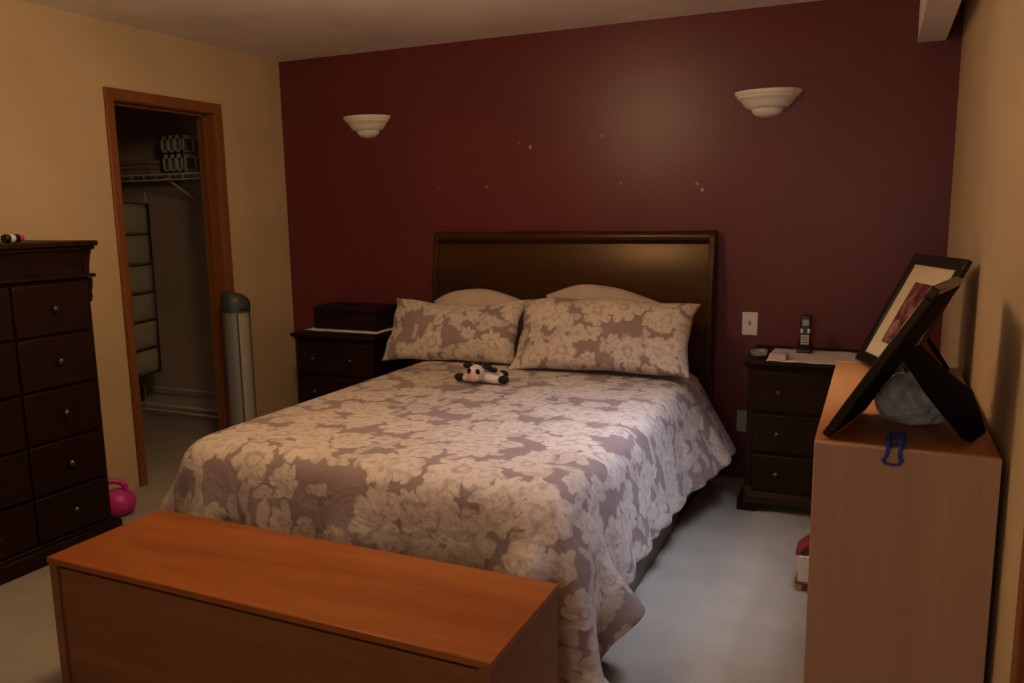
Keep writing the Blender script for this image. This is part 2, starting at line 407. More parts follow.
def drape(NU=58, NV=60, steps=260, iters=10, seed=3):
    """comforter laid over the bed: u across (x), v along (y, head to foot)"""
    rng=np.random.default_rng(seed)
    X0,X1,Y0,Y1=0.865,3.20,-0.24,-2.64
    u=np.linspace(X0,X1,NU); v=np.linspace(Y0,Y1,NV)
    P=np.zeros((NV,NU,3)); P[...,0]=u[None,:]; P[...,1]=v[:,None]
    rest_uv=P[...,:2].copy()
    P[...,2]=.70+.004*rng.standard_normal((NV,NU))
    # slack: pre-compress a little so that the top wrinkles
    du=(X1-X0)/(NU-1); dv=(Y0-Y1)/(NV-1)
    V=np.zeros_like(P)
    def pairs():
        out=[]
        def add(dj,di,L,k):
            # split into independent groups
            jj=abs(dj); ii=abs(di)
            for a in range(2):
                if dj==0:
                    m=2*ii; cols=[c for c in range(NU-ii) if (c%m)//ii==a]
                    A=(slice(None),np.array(cols)); B=(slice(None),np.array(cols)+ii)
                    out.append((A,B,L,k))
                else:
                    m=2*jj; rows=np.array([r for r in range(NV-jj) if (r%m)//jj==a])
                    if di>0: A=(rows,slice(0,NU-ii)); B=(rows+jj,slice(ii,NU))
                    elif di<0: A=(rows,slice(ii,NU)); B=(rows+jj,slice(0,NU-ii))
                    else: A=(rows,slice(None)); B=(rows+jj,slice(None))
                    out.append((A,B,L,k))
        add(0,1,du,1.); add(1,0,dv,1.)
        dg=np.hypot(du,dv); add(1,1,dg,.35); add(1,-1,dg,.35)
        add(0,2,2*du,.10); add(2,0,2*dv,.10)
        add(0,4,4*du,.05); add(4,0,4*dv,.05)
        return out
    prs=pairs()
    lo=np.array([1.245,-2.215,-1.]); hi=np.array([2.815,.5,.615]); R=.07
    ce=(lo+hi)/2; he=(hi-lo)/2-R
    dt=1/60.
    pin=(P[...,1]>-.55)&(P[...,0]>1.32)&(P[...,0]<2.73); PP=P.copy(); PP[...,2]=.62
    for s in range(steps):
        V[...,2]-=9.8*dt; V*=.985
        Q=P+V*dt
        for it in range(iters):
            for A,B,L,k in prs:
                a=Q[A]; b=Q[B]; d=b-a; l=np.sqrt((d*d).sum(-1,keepdims=True))+1e-9
                c=d*((l-L)/l*(.5*k)); Q[A]=a+c; Q[B]=b-c
            Q[pin]=PP[pin]
            # bed: rounded box
            q=Q-ce; yy=Q[...,1]; dn=np.clip(.56-Q[...,2],0,.5)
            fl=.17+.07*np.sin(yy*23+1.5*np.sin(yy*7))+.42*np.clip((yy+1.0)/.35,0,1)**2*(Q[...,0]>2)
            q[...,0]=np.sign(q[...,0])*np.maximum(np.abs(q[...,0])-fl*dn,0)
            q[...,1]+=np.where(q[...,1]<0,(.20+.10*np.sin(Q[...,0]*15+2*np.sin(Q[...,0]*4)))*dn,0)
            w=np.abs(q)-he; w[...,1]=np.where(q[...,1]>0,-1,w[...,1])
            o=np.maximum(w,0); ln=np.sqrt((o*o).sum(-1))+1e-9
            inside=(ln<R)&(ln>1e-6)&(np.all(w<R,-1))
            n=o/ln[...,None]*np.sign(q)
            push=np.where(inside,R-ln,0)
            Q+=n*push[...,None]
            deep=ln<=1e-6
            Q[...,2]=np.where(deep,ce[2]+he[2]+R,Q[...,2])
            con=inside|deep
            # floor and chest
            Q[...,2]=np.maximum(Q[...,2],.014)
            ch=(Q[...,2]<.47)&(Q[...,0]<2.91)&(Q[...,1]<-2.385)&(Q[...,1]>-2.6)
            Q[...,1]=np.where(ch,-2.385,Q[...,1])
            ns=(Q[...,1]>-.56)&(Q[...,0]>3.03); Q[...,0]=np.where(ns,3.03,Q[...,0])
            ns=(Q[...,1]>-.56)&(Q[...,0]<.98); Q[...,0]=np.where(ns,.98,Q[...,0])
        V=(Q-P)/dt
        fr=np.where(con|(Q[...,2]<.02),.55,1.)[...,None]
        V[...,:2]*=fr; V[pin]=0
        sp=np.sqrt((V*V).sum(-1,keepdims=True)); V*=np.minimum(1,3/(sp+1e-9))
        P=Q
    return P,rest_uv

P, uvg = drape()
NV, NU = P.shape[:2]
hs_ = np.clip((.56 - P[..., 2]) / .3, 0, 1); yq = P[..., 1]
amp_ = hs_ * .016 * np.clip((yq + 1.95) / .2, 0, 1) * (P[..., 0] > 2.7)
P[..., 0] += amp_ * (np.sin(yq * 34 + 2 * np.sin(yq * 9)) + .6 * np.sin(yq * 61 + 1))
amp_ = hs_ * .012 * (P[..., 1] < -2.15) * (P[..., 0] < 2.6)
P[..., 1] += amp_ * np.sin(P[..., 0] * 26 + 2 * np.sin(P[..., 0] * 7))
ccx, ccy = 2.70, -2.10
dx_, dy_ = P[..., 0] - ccx, P[..., 1] - ccy
th_ = np.arctan2(dy_, dx_); rr_ = np.hypot(dx_, dy_)
hang = np.clip((.60 - P[..., 2]) / .22, 0, 1); hang = hang * hang * (3 - 2 * hang)
def bump_(t0, s): return np.exp(-((th_ - t0) / s) ** 2)
dr_ = hang * np.clip(rr_ / .2, 0, 1) * (-.17 * bump_(-1.08, .13) + .085 * bump_(-.70, .20) * (1 + np.clip(.3 - P[..., 2], 0, .3) * 2) + .06 * bump_(-1.4, .14) - .09 * bump_(-.12, .20)) * ((P[..., 0] > 2.4) & (P[..., 1] < -1.7))
dr_ = np.maximum(rr_ + dr_, np.minimum(rr_, .165 / np.maximum(np.abs(np.cos(th_)), np.abs(np.sin(th_))))) - rr_
P[..., 0] += dr_ * np.cos(th_); P[..., 1] += dr_ * np.sin(th_)
bm = B(); vs = [[bm.verts.new(P[j, i]) for i in range(NU)] for j in range(NV)]
uvl = bm.loops.layers.uv.new('UVMap')
for j in range(NV - 1):
    for i in range(NU - 1):
        f = bm.faces.new((vs[j][i], vs[j + 1][i], vs[j + 1][i + 1], vs[j][i + 1]))
        for l, (a, b) in zip(f.loops, ((j, i), (j + 1, i), (j + 1, i + 1), (j, i + 1))):
            l[uvl].uv = (uvg[a, b, 0] + .13, uvg[a, b, 1] + 5)
co = link('comforter', bm, M['floral'], off=(2.025, -1.3, .62), smooth=True)
for l in list(co.modifiers): co.modifiers.remove(l)
sm = co.modifiers.new('smooth', 'SMOOTH'); sm.factor = .5; sm.iterations = 2
so = co.modifiers.new('thick', 'SOLIDIFY'); so.thickness = .016; so.offset = 1.0
ss = co.modifiers.new('sub', 'SUBSURF'); ss.levels = 1; ss.render_levels = 2
tag(co, 'taupe comforter with large white flowers spread over the bed, corner reaching the floor', 'comforter')

def pillow(name, label, group, mat, c, w, h, th, yaw, lean, roll=0, flange=0, seed=0, uvo=(0, 0), sag=0):
    """cushion: pinched outline with pointed corners; local x width, y height, z thickness"""
    rnd = random.Random(seed)
    n = 26; bm = B(); uvl = bm.loops.layers.uv.new('UVMap')
    front, back = {}, {}
    ph = [rnd.uniform(0, 6) for _ in range(6)]
    for j in range(n + 1):
        for i in range(n + 1):
            s = 2 * i / n - 1; tt = 2 * j / n - 1
            pin = .075
            x = s * w / 2 * (1 - pin * (1 - abs(tt) ** 2.2)); y = tt * h / 2 * (1 - pin * 1.5 * (1 - abs(s) ** 2.2))
            e = max(0, (1 - abs(s) ** 2.6)) ** .52 * max(0, (1 - abs(tt) ** 2.6)) ** .52
            wr = 1 + .07 * math.sin(5 * s + ph[0] + 2 * tt) * math.sin(4 * tt + ph[1]) + .04 * math.sin(11 * s + 4 * tt + ph[2])
            z = th / 2 * e * wr
            y -= sag * (tt > 0) * tt * s * s - .02 * math.sin(2.2 * s + ph[5]) * (tt > 0) * tt
            fl = .012 * math.sin(9 * s + ph[3]) * (1 - e) + .012 * math.sin(8 * tt + ph[4]) * (1 - e)
            edge = i in (0, n) or j in (0, n)
            front[i, j] = bm.verts.new((x, y, z + fl))
            back[i, j] = front[i, j] if edge else bm.verts.new((x, y, -z * .8 + fl))
    for d, flip in ((front, False), (back, True)):
        for j in range(n):
            for i in range(n):
                ids = [(i, j), (i + 1, j), (i + 1, j + 1), (i, j + 1)]
                if flip: ids = ids[::-1]
                f = bm.faces.new([d[k] for k in ids])
                for l, k in zip(f.loops, ids): l[uvl].uv = (k[0] / n * w * 1.05 + uvo[0], k[1] / n * h * 1.08 + uvo[1])
    mtx = Matrix.Rotation(yaw, 4, 'Z') @ Matrix.Rotation(PI / 2 - lean, 4, 'X') @ Matrix.Rotation(roll, 4, 'Z')
    bm.transform(Matrix.Translation(c) @ mtx)
    o = link(name, bm, mat, off=c, smooth=True)
    o.data.set_sharp_from_angle(angle=3.1) if hasattr(o.data, 'set_sharp_from_angle') else None
    s = o.modifiers.new('sub', 'SUBSURF'); s.levels = 1; s.render_levels = 1
    return tag(o, label, 'pillow', group)

R_ = math.radians
pillow('bed_pillow', 'plain beige pillow behind the floral pillow nearest the closet', 'plain beige pillows', M['pillow'], (1.565, -.235, .80), .69, .48, .17, R_(2), R_(14), 0, seed=4, sag=.10)
pillow('bed_pillow', 'plain beige pillow rising behind the floral pillow nearest the phone nightstand', 'plain beige pillows', M['pillow'], (2.285, -.235, .83), .71, .52, .17, R_(-2), R_(14), 0, seed=9, sag=.11)
pillow('floral_pillow', 'white-flowered taupe pillow on the closet side of the bed', 'floral pillows', M['floral'], (1.465, -.42, .80), .86, .40, .17, R_(3), R_(33), R_(1), seed=2, uvo=(7.3, 2.2))
pillow('floral_pillow', 'white-flowered taupe pillow on the phone side, overlapping its neighbour', 'floral pillows', M['floral'], (2.35, -.46, .82), 1.0, .44, .20, R_(-2), R_(33), R_(1.5), seed=7, uvo=(11.63, 8.4))

# plush toy
tl = (1.888, -.93, .641)
t = thing('plush_cow', 'small black and white stuffed animal with a pink muzzle lying on the comforter', 'stuffed toy', tl)
def blob(parts, voxel=.006):
    bm = B()
    for c, r, s in parts: ball(bm, (tl[0] + c[0], tl[1] + c[1], tl[2] + c[2]), r, s, 14)
    return bm
bodyo = link('body', blob([((.015, .03, .03), .05, (1.1, 1.2, .75)), ((-.06, -.005, .018), .024, (1.5, 1, .8)), ((.075, .0, .018), .026, (1.7, 1, .8)), ((-.03, .085, .016), .022, (1, 1.5, .8)), ((.06, .085, .018), .022, (1, 1.5, .8))]), M['toyw'], t, smooth=True)
rm = bodyo.modifiers.new('re', 'REMESH'); rm.mode = 'VOXEL'; rm.voxel_size = .006; rm.use_smooth_shade = True
hd = link('head', blob([((-.004, -.03, .05), .042, (1, .95, .95))]), M['toyw'], t, smooth=True)
sub('muzzle', blob([((-.002, -.065, .034), .029, (1.15, .8, .8))]), M['toyp'], hd, smooth=True)
for sx in (-1, 1):
    sub('ear', blob([((sx * .052 + (-.004), -.018, .082), .020, (1.3, .7, .8))]), M['toyb'], hd, smooth=True)
    sub('eye_patch', blob([((sx * .022 - .004, -.061, .062), .013, (1, .6, 1.1))]), M['toyb'], hd, smooth=True)
sub('forelock', blob([((0, -.01, .094), .017, (1.2, 1, .7))]), M['toyb'], hd, smooth=True)
for c in ((-.108, -.008, .018), (.128, -.005, .020), (-.036, .125, .018), (.066, .125, .018)):
    link('hoof', blob([(c, .026, (1.1, .9, .8))]), M['toyb'], t, smooth=True)
link('back_patch', blob([((.045, .035, .055), .026, (1.2, 1.2, .55))]), M['toyb'], t, smooth=True)

# ------------------------------------------------------------------ nightstands
def nightstand(loc):
    t = thing('nightstand', '', 'nightstand', loc, 'dark three-drawer nightstands')
    x0, y0 = loc[0], loc[1]                       # centre x, wall side y
    W = .56; D = .44; Hh = .745
    xl, xr = x0 - W / 2, x0 + W / 2; yf = y0 - D
    bm = B(); box(bm, xl - .025, xr + .025, yf - .025, y0, Hh - .025, Hh); box(bm, xl - .012, xr + .012, yf - .012, y0, Hh - .04, Hh - .025)
    link('top', bm, M['esp'], t, bevel=.006)
    bm = B(); box(bm, xl, xr, yf, y0, .09, Hh - .04); cs = link('case', bm, M['esp'], t, bevel=.004)
    zs = [(.105, .285), (.300, .485), (.500, .690)]
    for a, b in zs:
        bm = B(); box(bm, xl + .03, xr - .03, yf - .016, yf + .0, a, b); dr = link('drawer', bm, M['esp'], t, bevel=.006)
        for kx in (-.135, .135):
            bm = B(); lathe(bm, [(.005, 0), (.005, -.010), (.011, -.014), (.012, -.020), (.006, -.025)], (x0 + kx, yf - .016, (a + b) / 2), 'Y', 12)
            sub('knob', bm, M['knob'], dr, smooth=True)
    # flared ogee plinth with bracket feet
    def ogee(sgn, e): return [(e, .125), (e + sgn * .006, .11), (e + sgn * .018, .085), (e + sgn * .026, .06), (e + sgn * .03, .04), (e, .04)]
    bm = B()
    prism(bm, [(yf, .115), (yf - .010, .10), (yf - .024, .075), (yf - .03, .05), (yf, .05)], xl, xr)
    prism(bm, ogee(-1, xl), yf, y0, 'XZ'); prism(bm, ogee(1, xr), yf, y0, 'XZ')
    link('base_moulding', bm, M['esp'], t)
    for sx, ex in ((1, xl - .03), (-1, xr + .03)):
        bm = B(); prism(bm, [(ex, 0), (ex, .052), (ex + sx * .17, .052), (ex + sx * .15, .035), (ex + sx * .10, .025), (ex + sx * .085, 0)], yf - .032, yf + .02, 'XZ')
        link('foot', bm, M['esp'], t, bevel=.004)
        bm = B(); prism(bm, [(ex, 0), (ex, .052), (ex + sx * .1, .052), (ex + sx * .085, 0)], y0 - .06, y0, 'XZ'); link('foot', bm, M['esp'], t, bevel=.004)
    return t
n1 = nightstand((3.36, -.012, 0)); n1['label'] = 'dark three-drawer nightstand holding the cordless phone, right of the bed'
dup(n1, (.665, -.012, 0), 'dark nightstand between the bed and the closet wall, dark box on top')
NZ = .745
def cloth_strip(name, label, x0, x1, y0, y1, z, cat='table runner'):
    n = 22; m_ = 12; bm = B(); rnd = random.Random(int(x0 * 100)); g = {}
    for j in range(m_ + 1):
        for i in range(n + 1):
            g[i, j] = bm.verts.new((x0 + (x1 - x0) * i / n + .004 * math.sin(j * 1.3), y0 + (y1 - y0) * j / m_ + .005 * math.sin(i * .9), z + .0015 + .0012 * math.sin(i * 1.1 + j * .7)))
    for j in range(m_):
        for i in range(n): bm.faces.new((g[i, j], g[i + 1, j], g[i + 1, j + 1], g[i, j + 1]))
    o = link(name, bm, M['cloth_white'], off=((x0 + x1) / 2, (y0 + y1) / 2, z), smooth=True)
    s = o.modifiers.new('thick', 'SOLIDIFY'); s.thickness = .003; s.offset = 1
    return tag(o, label, cat, 'white nightstand runners')
cloth_strip('table_runner', 'white cloth runner under the cordless phone', 3.165, 3.60, -.482, -.12, NZ)
cloth_strip('table_runner', 'white cloth runner under the dark wooden box on the closet-side nightstand', .38, .91, -.36, -.03, NZ)

# cordless phone standing in its charger
px, py = 3.312, -.20; z0 = NZ + .005
t = thing('cordless_phone', 'black cordless phone standing in its charger on the white runner', 'phone', (px, py, z0))
bm = B(); prism(bm, [(py - .045, z0), (py + .05, z0), (py + .05, z0 + .035), (py + .02, z0 + .05), (py - .03, z0 + .028), (py - .045, z0 + .012)], px - .036, px + .036)
link('charger_base', bm, M['black'], t, bevel=.006)
def lean(bm, ang=R_(8)):
    bm.transform(Matrix.Translation((px, py, z0 + .02)) @ Matrix.Rotation(-ang, 4, 'X') @ Matrix.Translation((-px, -py, -z0 - .02)))
bm = B(); box(bm, px - .026, px + .026, py - .012, py + .016, z0 + .018, z0 + .185); lean(bm); hs = link('handset', bm, M['black'], t, bevel=.011, seg=4)
bm = B(); box(bm, px - .017, px + .017, py - .0145, py - .010, z0 + .128, z0 + .162); lean(bm); sub('screen', bm, M['screen'], hs, bevel=.002)
bm = B(); lathe(bm, [(.008, 0), (.008, -.004)], (px, py - .011, z0 + .104), 'Y', 14); lean(bm); sub('navigation_key', bm, M['black'], hs)
for kx, ky in ((-.0165, .104), (.0165, .104)):
    bm = B(); box(bm, px + kx - .006, px + kx + .006, py - .015, py - .010, z0 + ky - .011, z0 + ky + .011); lean(bm); sub('call_key', bm, M['keys'], hs, bevel=.002)
for r in range(4):
    for c in range(3):
        bm = B(); cx, cz = px + (c - 1) * .0135, z0 + .080 - r * .0125
        box(bm, cx - .0056, cx + .0056, py - .015, py - .010, cz - .0045, cz + .0045); lean(bm); sub('key', bm, M['keys'], hs, bevel=.0015)
bm = B(); quadbox(bm, (3.175, -.45, NZ + .005), (.075, -.012, 0), (.01, .05, 0), (0, 0, .028))
tag(link('small_box', bm, M['box_white'], off=(3.21, -.43, NZ), bevel=.003), 'small pale cardboard box left of the phone on the runner', 'box')
bm = B(); lathe(bm, [(.0, 0), (.026, 0), (.036, .010), (.040, .026), (.037, .026), (.033, .012), (.02, .005), (0, .004)], (3.118, -.36, NZ + .001), seg=20, sx=1., sy=1.6)
tag(link('glass_dish', bm, M['glass'], off=(3.118, -.36, NZ), smooth=True), 'small clear dish at the bed-side edge of the phone nightstand', 'dish')

# dark box on the closet-side nightstand
t = thing('wooden_box', 'dark low wooden box on the closet-side nightstand', 'box', (.64, -.16, NZ + .0045))
zb = NZ + .0045
bm = B(); box(bm, .405, .87, -.295, -.05, zb, zb + .105); bx = link('box_body', bm, M['jewel'], t, bevel=.004)
bm = B(); box(bm, .400, .875, -.30, -.045, zb + .109, zb + .142); link('lid', bm, M['jewel'], t, bevel=.008)
bm = B(); lathe(bm, [(.006, 0), (.010, -.008), (.006, -.014)], (.84, -.295, zb + .080), 'Y', 12); sub('clasp', bm, M['knob'], bx, smooth=True)
bm = B(); box(bm, .42, .76, -.298, -.294, zb + .015, zb + .10); sub('front_panel', bm, M['esp'], bx, bevel=.002)

# ------------------------------------------------------------------ tall dresser on the left wall
t = thing('tall_dresser', 'tall dark five-row dresser with small knobs against the cream wall', 'dresser', (.23, -2.245, 0))
y0, y1 = -2.635, -1.885; xf = .445
bm = B(); box(bm, .01, xf, y0, y1, .085, 1.20); link('case', bm, M['esp'], t, bevel=.004)
bm = B(); box(bm, .01, .485, y0 - .034, y1 + .034, 1.336, 1.359); box(bm, .01, .472, y0 - .026, y1 + .026, 1.320, 1.336); link('top', bm, M['esp'], t, bevel=.005)
bm = B()
cov = [(.0, 1.215), (.435, 1.215), (.437, 1.24), (.444, 1.27), (.454, 1.30), (.464, 1.32), (.0, 1.32)]
prism(bm, [(.01 if x == 0 else x, z) for x, z in cov], y0 - .003, y1 + .003, 'XZ')
prism(bm, [(y1 - .02, 1.215), (y1 + .003, 1.215), (y1 + .006, 1.25), (y1 + .012, 1.28), (y1 + .020, 1.31), (y1 + .024, 1.32), (y1 - .02, 1.32)], .012, .45)
fr = link('frieze', bm, M['esp'], t)
bm = B(); box(bm, .01, .468, y0 - .024, y1 + .024, 1.199, 1.215); link('moulding', bm, M['esp'], t, bevel=.006)
for yy in (y1, y0 - .012):
    bm = B(); prism(bm, [(.02, 1.196), (.455, 1.196), (.452, 1.16), (.444, 1.135), (.446, 1.11), (.438, 1.09), (.02, 1.09)], yy, yy + .012, 'XZ'); link('corbel', bm, M['esp'], t)
bm = B(); box(bm, .01, .475, y0 - .03, y1 + .03, 0, .075); box(bm, .01, .462, y0 - .016, y1 + .016, .075, .09); link('plinth', bm, M['esp'], t, bevel=.006)
zr = [1.19, .968, .742, .517, .296, .092]
for k in range(5):
    for ya, yb in ((-2.258 + .01, y1 - .022), (y0 + .022, -2.258)):
        bm = B(); box(bm, xf, xf + .016, ya, yb, zr[k + 1] + .006, zr[k] - .006); dr = link('drawer', bm, M['esp'], t, bevel=.005)
        bm = B(); lathe(bm, [(.006, 0), (.006, .010), (.013, .015), (.014, .021), (.007, .027)], (xf + .016, (ya + yb) / 2, (zr[k] + zr[k + 1]) / 2), 'X', 14)
        sub('knob', bm, M['knob'], dr, smooth=True)
# small tube lying on the dresser
tz = 1.359
t = thing('lotion_tube', 'small black and white tube with a pink cap lying on the dresser', 'tube', (.345, -2.14, tz))
def tubepart(name, mat, a, b, r0, r1):
    bm = B(); A = Vector((.36, -2.19, tz + .018)); Dv = Vector((-.25, 1, 0)).normalized()
    tube(bm, [A + Dv * a, A + Dv * (a + .004), A + Dv * (b - .004), A + Dv * b], [r0 * .85, r0, r1, r1 * .85], 14); link(name, bm, mat, t, smooth=True)
tubepart('tube_body', M['black'], 0, .075, .018, .018); tubepart('label_band', M['white'], .020, .05, .0186, .0186); tubepart('cap', M['pink'], .075, .100, .015, .013)

# pink toy on the carpet
pc = (.25, -1.69, 0)
t = thing('pink_pot', 'bright pink rounded plastic toy with a loop handle on the floor by the dresser', 'toy', pc)
bm = B(); lathe(bm, [(0, .002), (.045, .002), (.066, .018), (.080, .05), (.080, .075), (.066, .105), (.042, .124), (.0, .130)], pc, seg=28); bo = link('pot_body', bm, M['pink'], t, smooth=True)
bm = B(); tube(bm, [(pc[0] + .018 + .048 * math.cos(a) * .8 - .02, pc[1] + .048 * math.cos(a) - .03, pc[2] + .135 + .045 * math.sin(a)) for a in [PI * k / 12 - .35 for k in range(0, 16)]], .015, 10); link('handle', bm, M['pink'], t, smooth=True)
bm = B(); tube(bm, [(pc[0] + .01, pc[1] - .06, .07), (pc[0] + .015, pc[1] - .10, .085), (pc[0] + .02, pc[1] - .125, .115)], [.026, .018, .02], 12); link('spout', bm, M['pink'], t, smooth=True)

# tower fan
fx, fy = .157, -.70
t = thing('tower_fan', 'silver tower fan with a dark sloped top beside the closet doorway', 'fan', (fx, fy, 0))
bm = B(); lathe(bm, [(.0, 0), (.135, 0), (.14, .012), (.12, .026), (.06, .036), (.0, .04)], (fx, fy, 0), seg=32); link('base', bm, M['darkgrey'], t, smooth=True)
def towersec(z0, z1, r, grow=0):
    bm = B(); lathe(bm, [(r, z0), (r, z1)], (fx, fy, 0), seg=32); return bm
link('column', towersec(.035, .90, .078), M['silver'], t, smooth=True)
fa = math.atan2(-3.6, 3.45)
bm = B(); lathe(bm, [(.0805, .06), (.0805, .885)], (fx, fy, 0), seg=12, a0=fa + .12, a1=fa + 1.05); gq = link('grille', bm, M['silver_pale'], t, smooth=True)
bm = B(); lathe(bm, [(.0815, .05), (.0815, .895)], (fx, fy, 0), seg=3, a0=fa - .02, a1=fa + .12); link('groove', bm, M['darkgrey'], t)
bm = B(); lathe(bm, [(.0815, .05), (.0815, .895)], (fx, fy, 0), seg=3, a0=fa + 1.05, a1=fa + 1.2); link('groove', bm, M['darkgrey'], t)
# sloped dark cap
bm = B(); r = lathe(bm, [(.082, .895), (.084, .93), (.082, .96), (.07, .985), (.045, .998)], (fx, fy, 0), seg=32)
for ring in r[1:]:
    for v in ring:
        q = (v.co.x - fx) * math.cos(fa + PI / 2) + (v.co.y - fy) * math.sin(fa + PI / 2)
        v.co.z += -.30 * q * (v.co.z - .895) / .1 + .01
link('control_head', bm, M['darkgrey'], t, smooth=True)
bm = B(); lathe(bm, [(.0848, .905), (.0852, .918)], (fx, fy, 0), seg=8, a0=fa + .2, a1=fa + .8); link('display', bm, M['black'], t)

# ------------------------------------------------------------------ closet contents
t = thing('wire_shelf', 'white wire closet shelf on a diagonal bracket inside the closet', 'shelf', (-.95, -.12, 1.73))
bm = B()
for k in range(9): tube(bm, [(-1.745, .05 - .3 * k / 8, 1.742), (-.125, .05 - .3 * k / 8, 1.742)], .003, 6)
for k in range(54): tube(bm, [(-1.735 + .03 * k, .055, 1.7465), (-1.735 + .03 * k, -.255, 1.7465)], .0022, 5)
link('wire_deck', bm, M['wire'], t)
bm = B(); tube(bm, [(-1.745, -.262, 1.742), (-.125, -.262, 1.742)], .005, 6); tube(bm, [(-1.745, -.262, 1.706), (-.125, -.262, 1.706)], .005, 6)
for k in range(14): tube(bm, [(-1.72 + .12 * k, -.262, 1.742), (-1.72 + .12 * k, -.262, 1.706)], .003, 5)
link('front_lip', bm, M['wire'], t)
bm = B(); tube(bm, [(-.80, -.255, 1.715), (-.80, .055, 1.54)], .006, 8); link('bracket', bm, M['wire'], t)


def basket(loc, w, d, h, label, rot=0):
    t = thing('slotted_basket', label, 'basket', loc, 'white baskets on the closet shelf')
    x, y, z = loc; bm = B()
    box(bm, x - w / 2, x + w / 2, y - d / 2, y + d / 2, z, z + .012)
    for zz in (.0, h - .025): 
        box(bm, x - w / 2, x + w / 2, y - d / 2, y - d / 2 + .008, z + zz, z + zz + .025); box(bm, x - w / 2, x + w / 2, y + d / 2 - .008, y + d / 2, z + zz, z + zz + .025)
        box(bm, x - w / 2, x - w / 2 + .008, y - d / 2, y + d / 2, z + zz, z + zz + .025); box(bm, x + w / 2 - .008, x + w / 2, y - d / 2, y + d / 2, z + zz, z + zz + .025)
    for k in range(4):
        xx = x - w / 2 + (w - .022) * k / 3
        box(bm, xx, xx + .022, y - d / 2, y - d / 2 + .007, z, z + h); box(bm, xx, xx + .022, y + d / 2 - .007, y + d / 2, z, z + h)
    for k in range(3):
        yy = y - d / 2 + (d - .022) * k / 2
        box(bm, x - w / 2, x - w / 2 + .007, yy, yy + .022, z, z + h); box(bm, x + w / 2 - .007, x + w / 2, yy, yy + .022, z, z + h)
    link('basket_frame', bm, M['crate'], t)
    bm = B(); box(bm, x - w / 2 + .012, x + w / 2 - .012, y - d / 2 + .012, y + d / 2 - .012, z + .014, z + h * .75); link('folded_contents', bm, M['contents'], t, bevel=.01)
basket((-.775, -.10, 1.7505), .20, .22, .125, 'lower white slotted basket on the closet shelf')
basket((-.785, -.10, 1.8765), .20, .21, .125, 'upper white slotted basket stacked on the closet shelf')
bm = B()
for k in range(3): box(bm, -1.66, -.96 - .01 * k, -.24 + .01 * k, .03, 1.751 + .034 * k, 1.783 + .034 * k)
tag(link('folded_blanket', bm, M['blanket'], off=(-1.37, -.1, 1.751), bevel=.013, seg=3), 'brown folded blanket on the closet shelf left of the baskets', 'blanket')

ox = -1.06
t = thing('hanging_organizer', 'grey canvas pocket organizer with dark piping hanging in the closet', 'organizer', (ox, -.44, 1.61))
ya, yb = -.70, -.20
ZR = [1.545, 1.34, 1.131, .933, .74, .546, .371]
def oz(k, y): return ZR[k] + (.03 if k == 0 else -.04 * k / 6) * (yb - y) / (yb - ya)
def oy(k): return yb - .005 * k
for k in range(6):
    n = 10; bm = B(); rows = []
    for q in range(6):
        s = q / 5; row = []
        for i in range(n + 1):
            fr_ = i / n; yk = oy(k) * (1 - s) + oy(k + 1) * s; y = ya + (yk - ya) * fr_
            z = oz(k, y) * (1 - s) + oz(k + 1, y) * s
            bul = .030 * math.sin(PI * s) ** .7 * math.sin(PI * fr_) ** .5 + .005 * math.sin(3 * i + k)
            row.append(bm.verts.new((ox + bul + .004 * k, y, z)))
        rows.append(row)
    for a, b in zip(rows, rows[1:]):
        for i in range(n): bm.faces.new((a[i], a[i + 1], b[i + 1], b[i]))
    cp = link('pocket', bm, M['canvas'], t, smooth=True)
    sm = cp.modifiers.new('thick', 'SOLIDIFY'); sm.thickness = .006
for k in range(7):
    bm = B(); tube(bm, [(ox + .008 + .004 * k, y, oz(k, y)) for y in (ya, (ya + oy(k)) / 2, oy(k))], .0045, 6); link('piping', bm, M['piping'], t)
bm = B(); tube(bm, [(ox + .008 + .004 * k, oy(k), oz(k, oy(k))) for k in range(7)], .005, 6); link('piping', bm, M['piping'], t)
for y in (ya + .06, yb - .01):
    bm = B(); tube(bm, [(ox, y, 1.56), (ox, y, 1.60), (ox - .008, y, 1.635)], .003, 6); link('hook', bm, M['wire'], t)

t = thing('shoe_rack', 'low wire shoe rack on the closet floor along the back wall', 'shoe rack', (-.95, -.03, 0))
def bar(name, y, z, r=.006):
    bm = B(); tube(bm, [(-1.50, y, z), (-.2, y, z)], r, 8); link(name, bm, M['wire'], t)
bar('rack_bar', -.05, .055, .010); bar('rack_bar', -.16, .05, .008); bar('rack_bar', -.03, .185, .007)
for x in (-1.50, -.2):
    bm = B(); tube(bm, [(x, -.16, .0), (x, -.16, .05), (x, -.05, .055), (x, -.03, .185), (x, .02, .185), (x, .02, 0)], .006, 8); link('rack_end', bm, M['wire'], t)
bm = B(); box(bm, -1.72, -1.54, -.35, .0, .0, .30)
tag(link('storage_bin', bm, M['basket_dk'], off=(-1.63, -.17, 0), bevel=.03, seg=3), 'dark fabric storage bin on the closet floor under the organizer', 'bin')

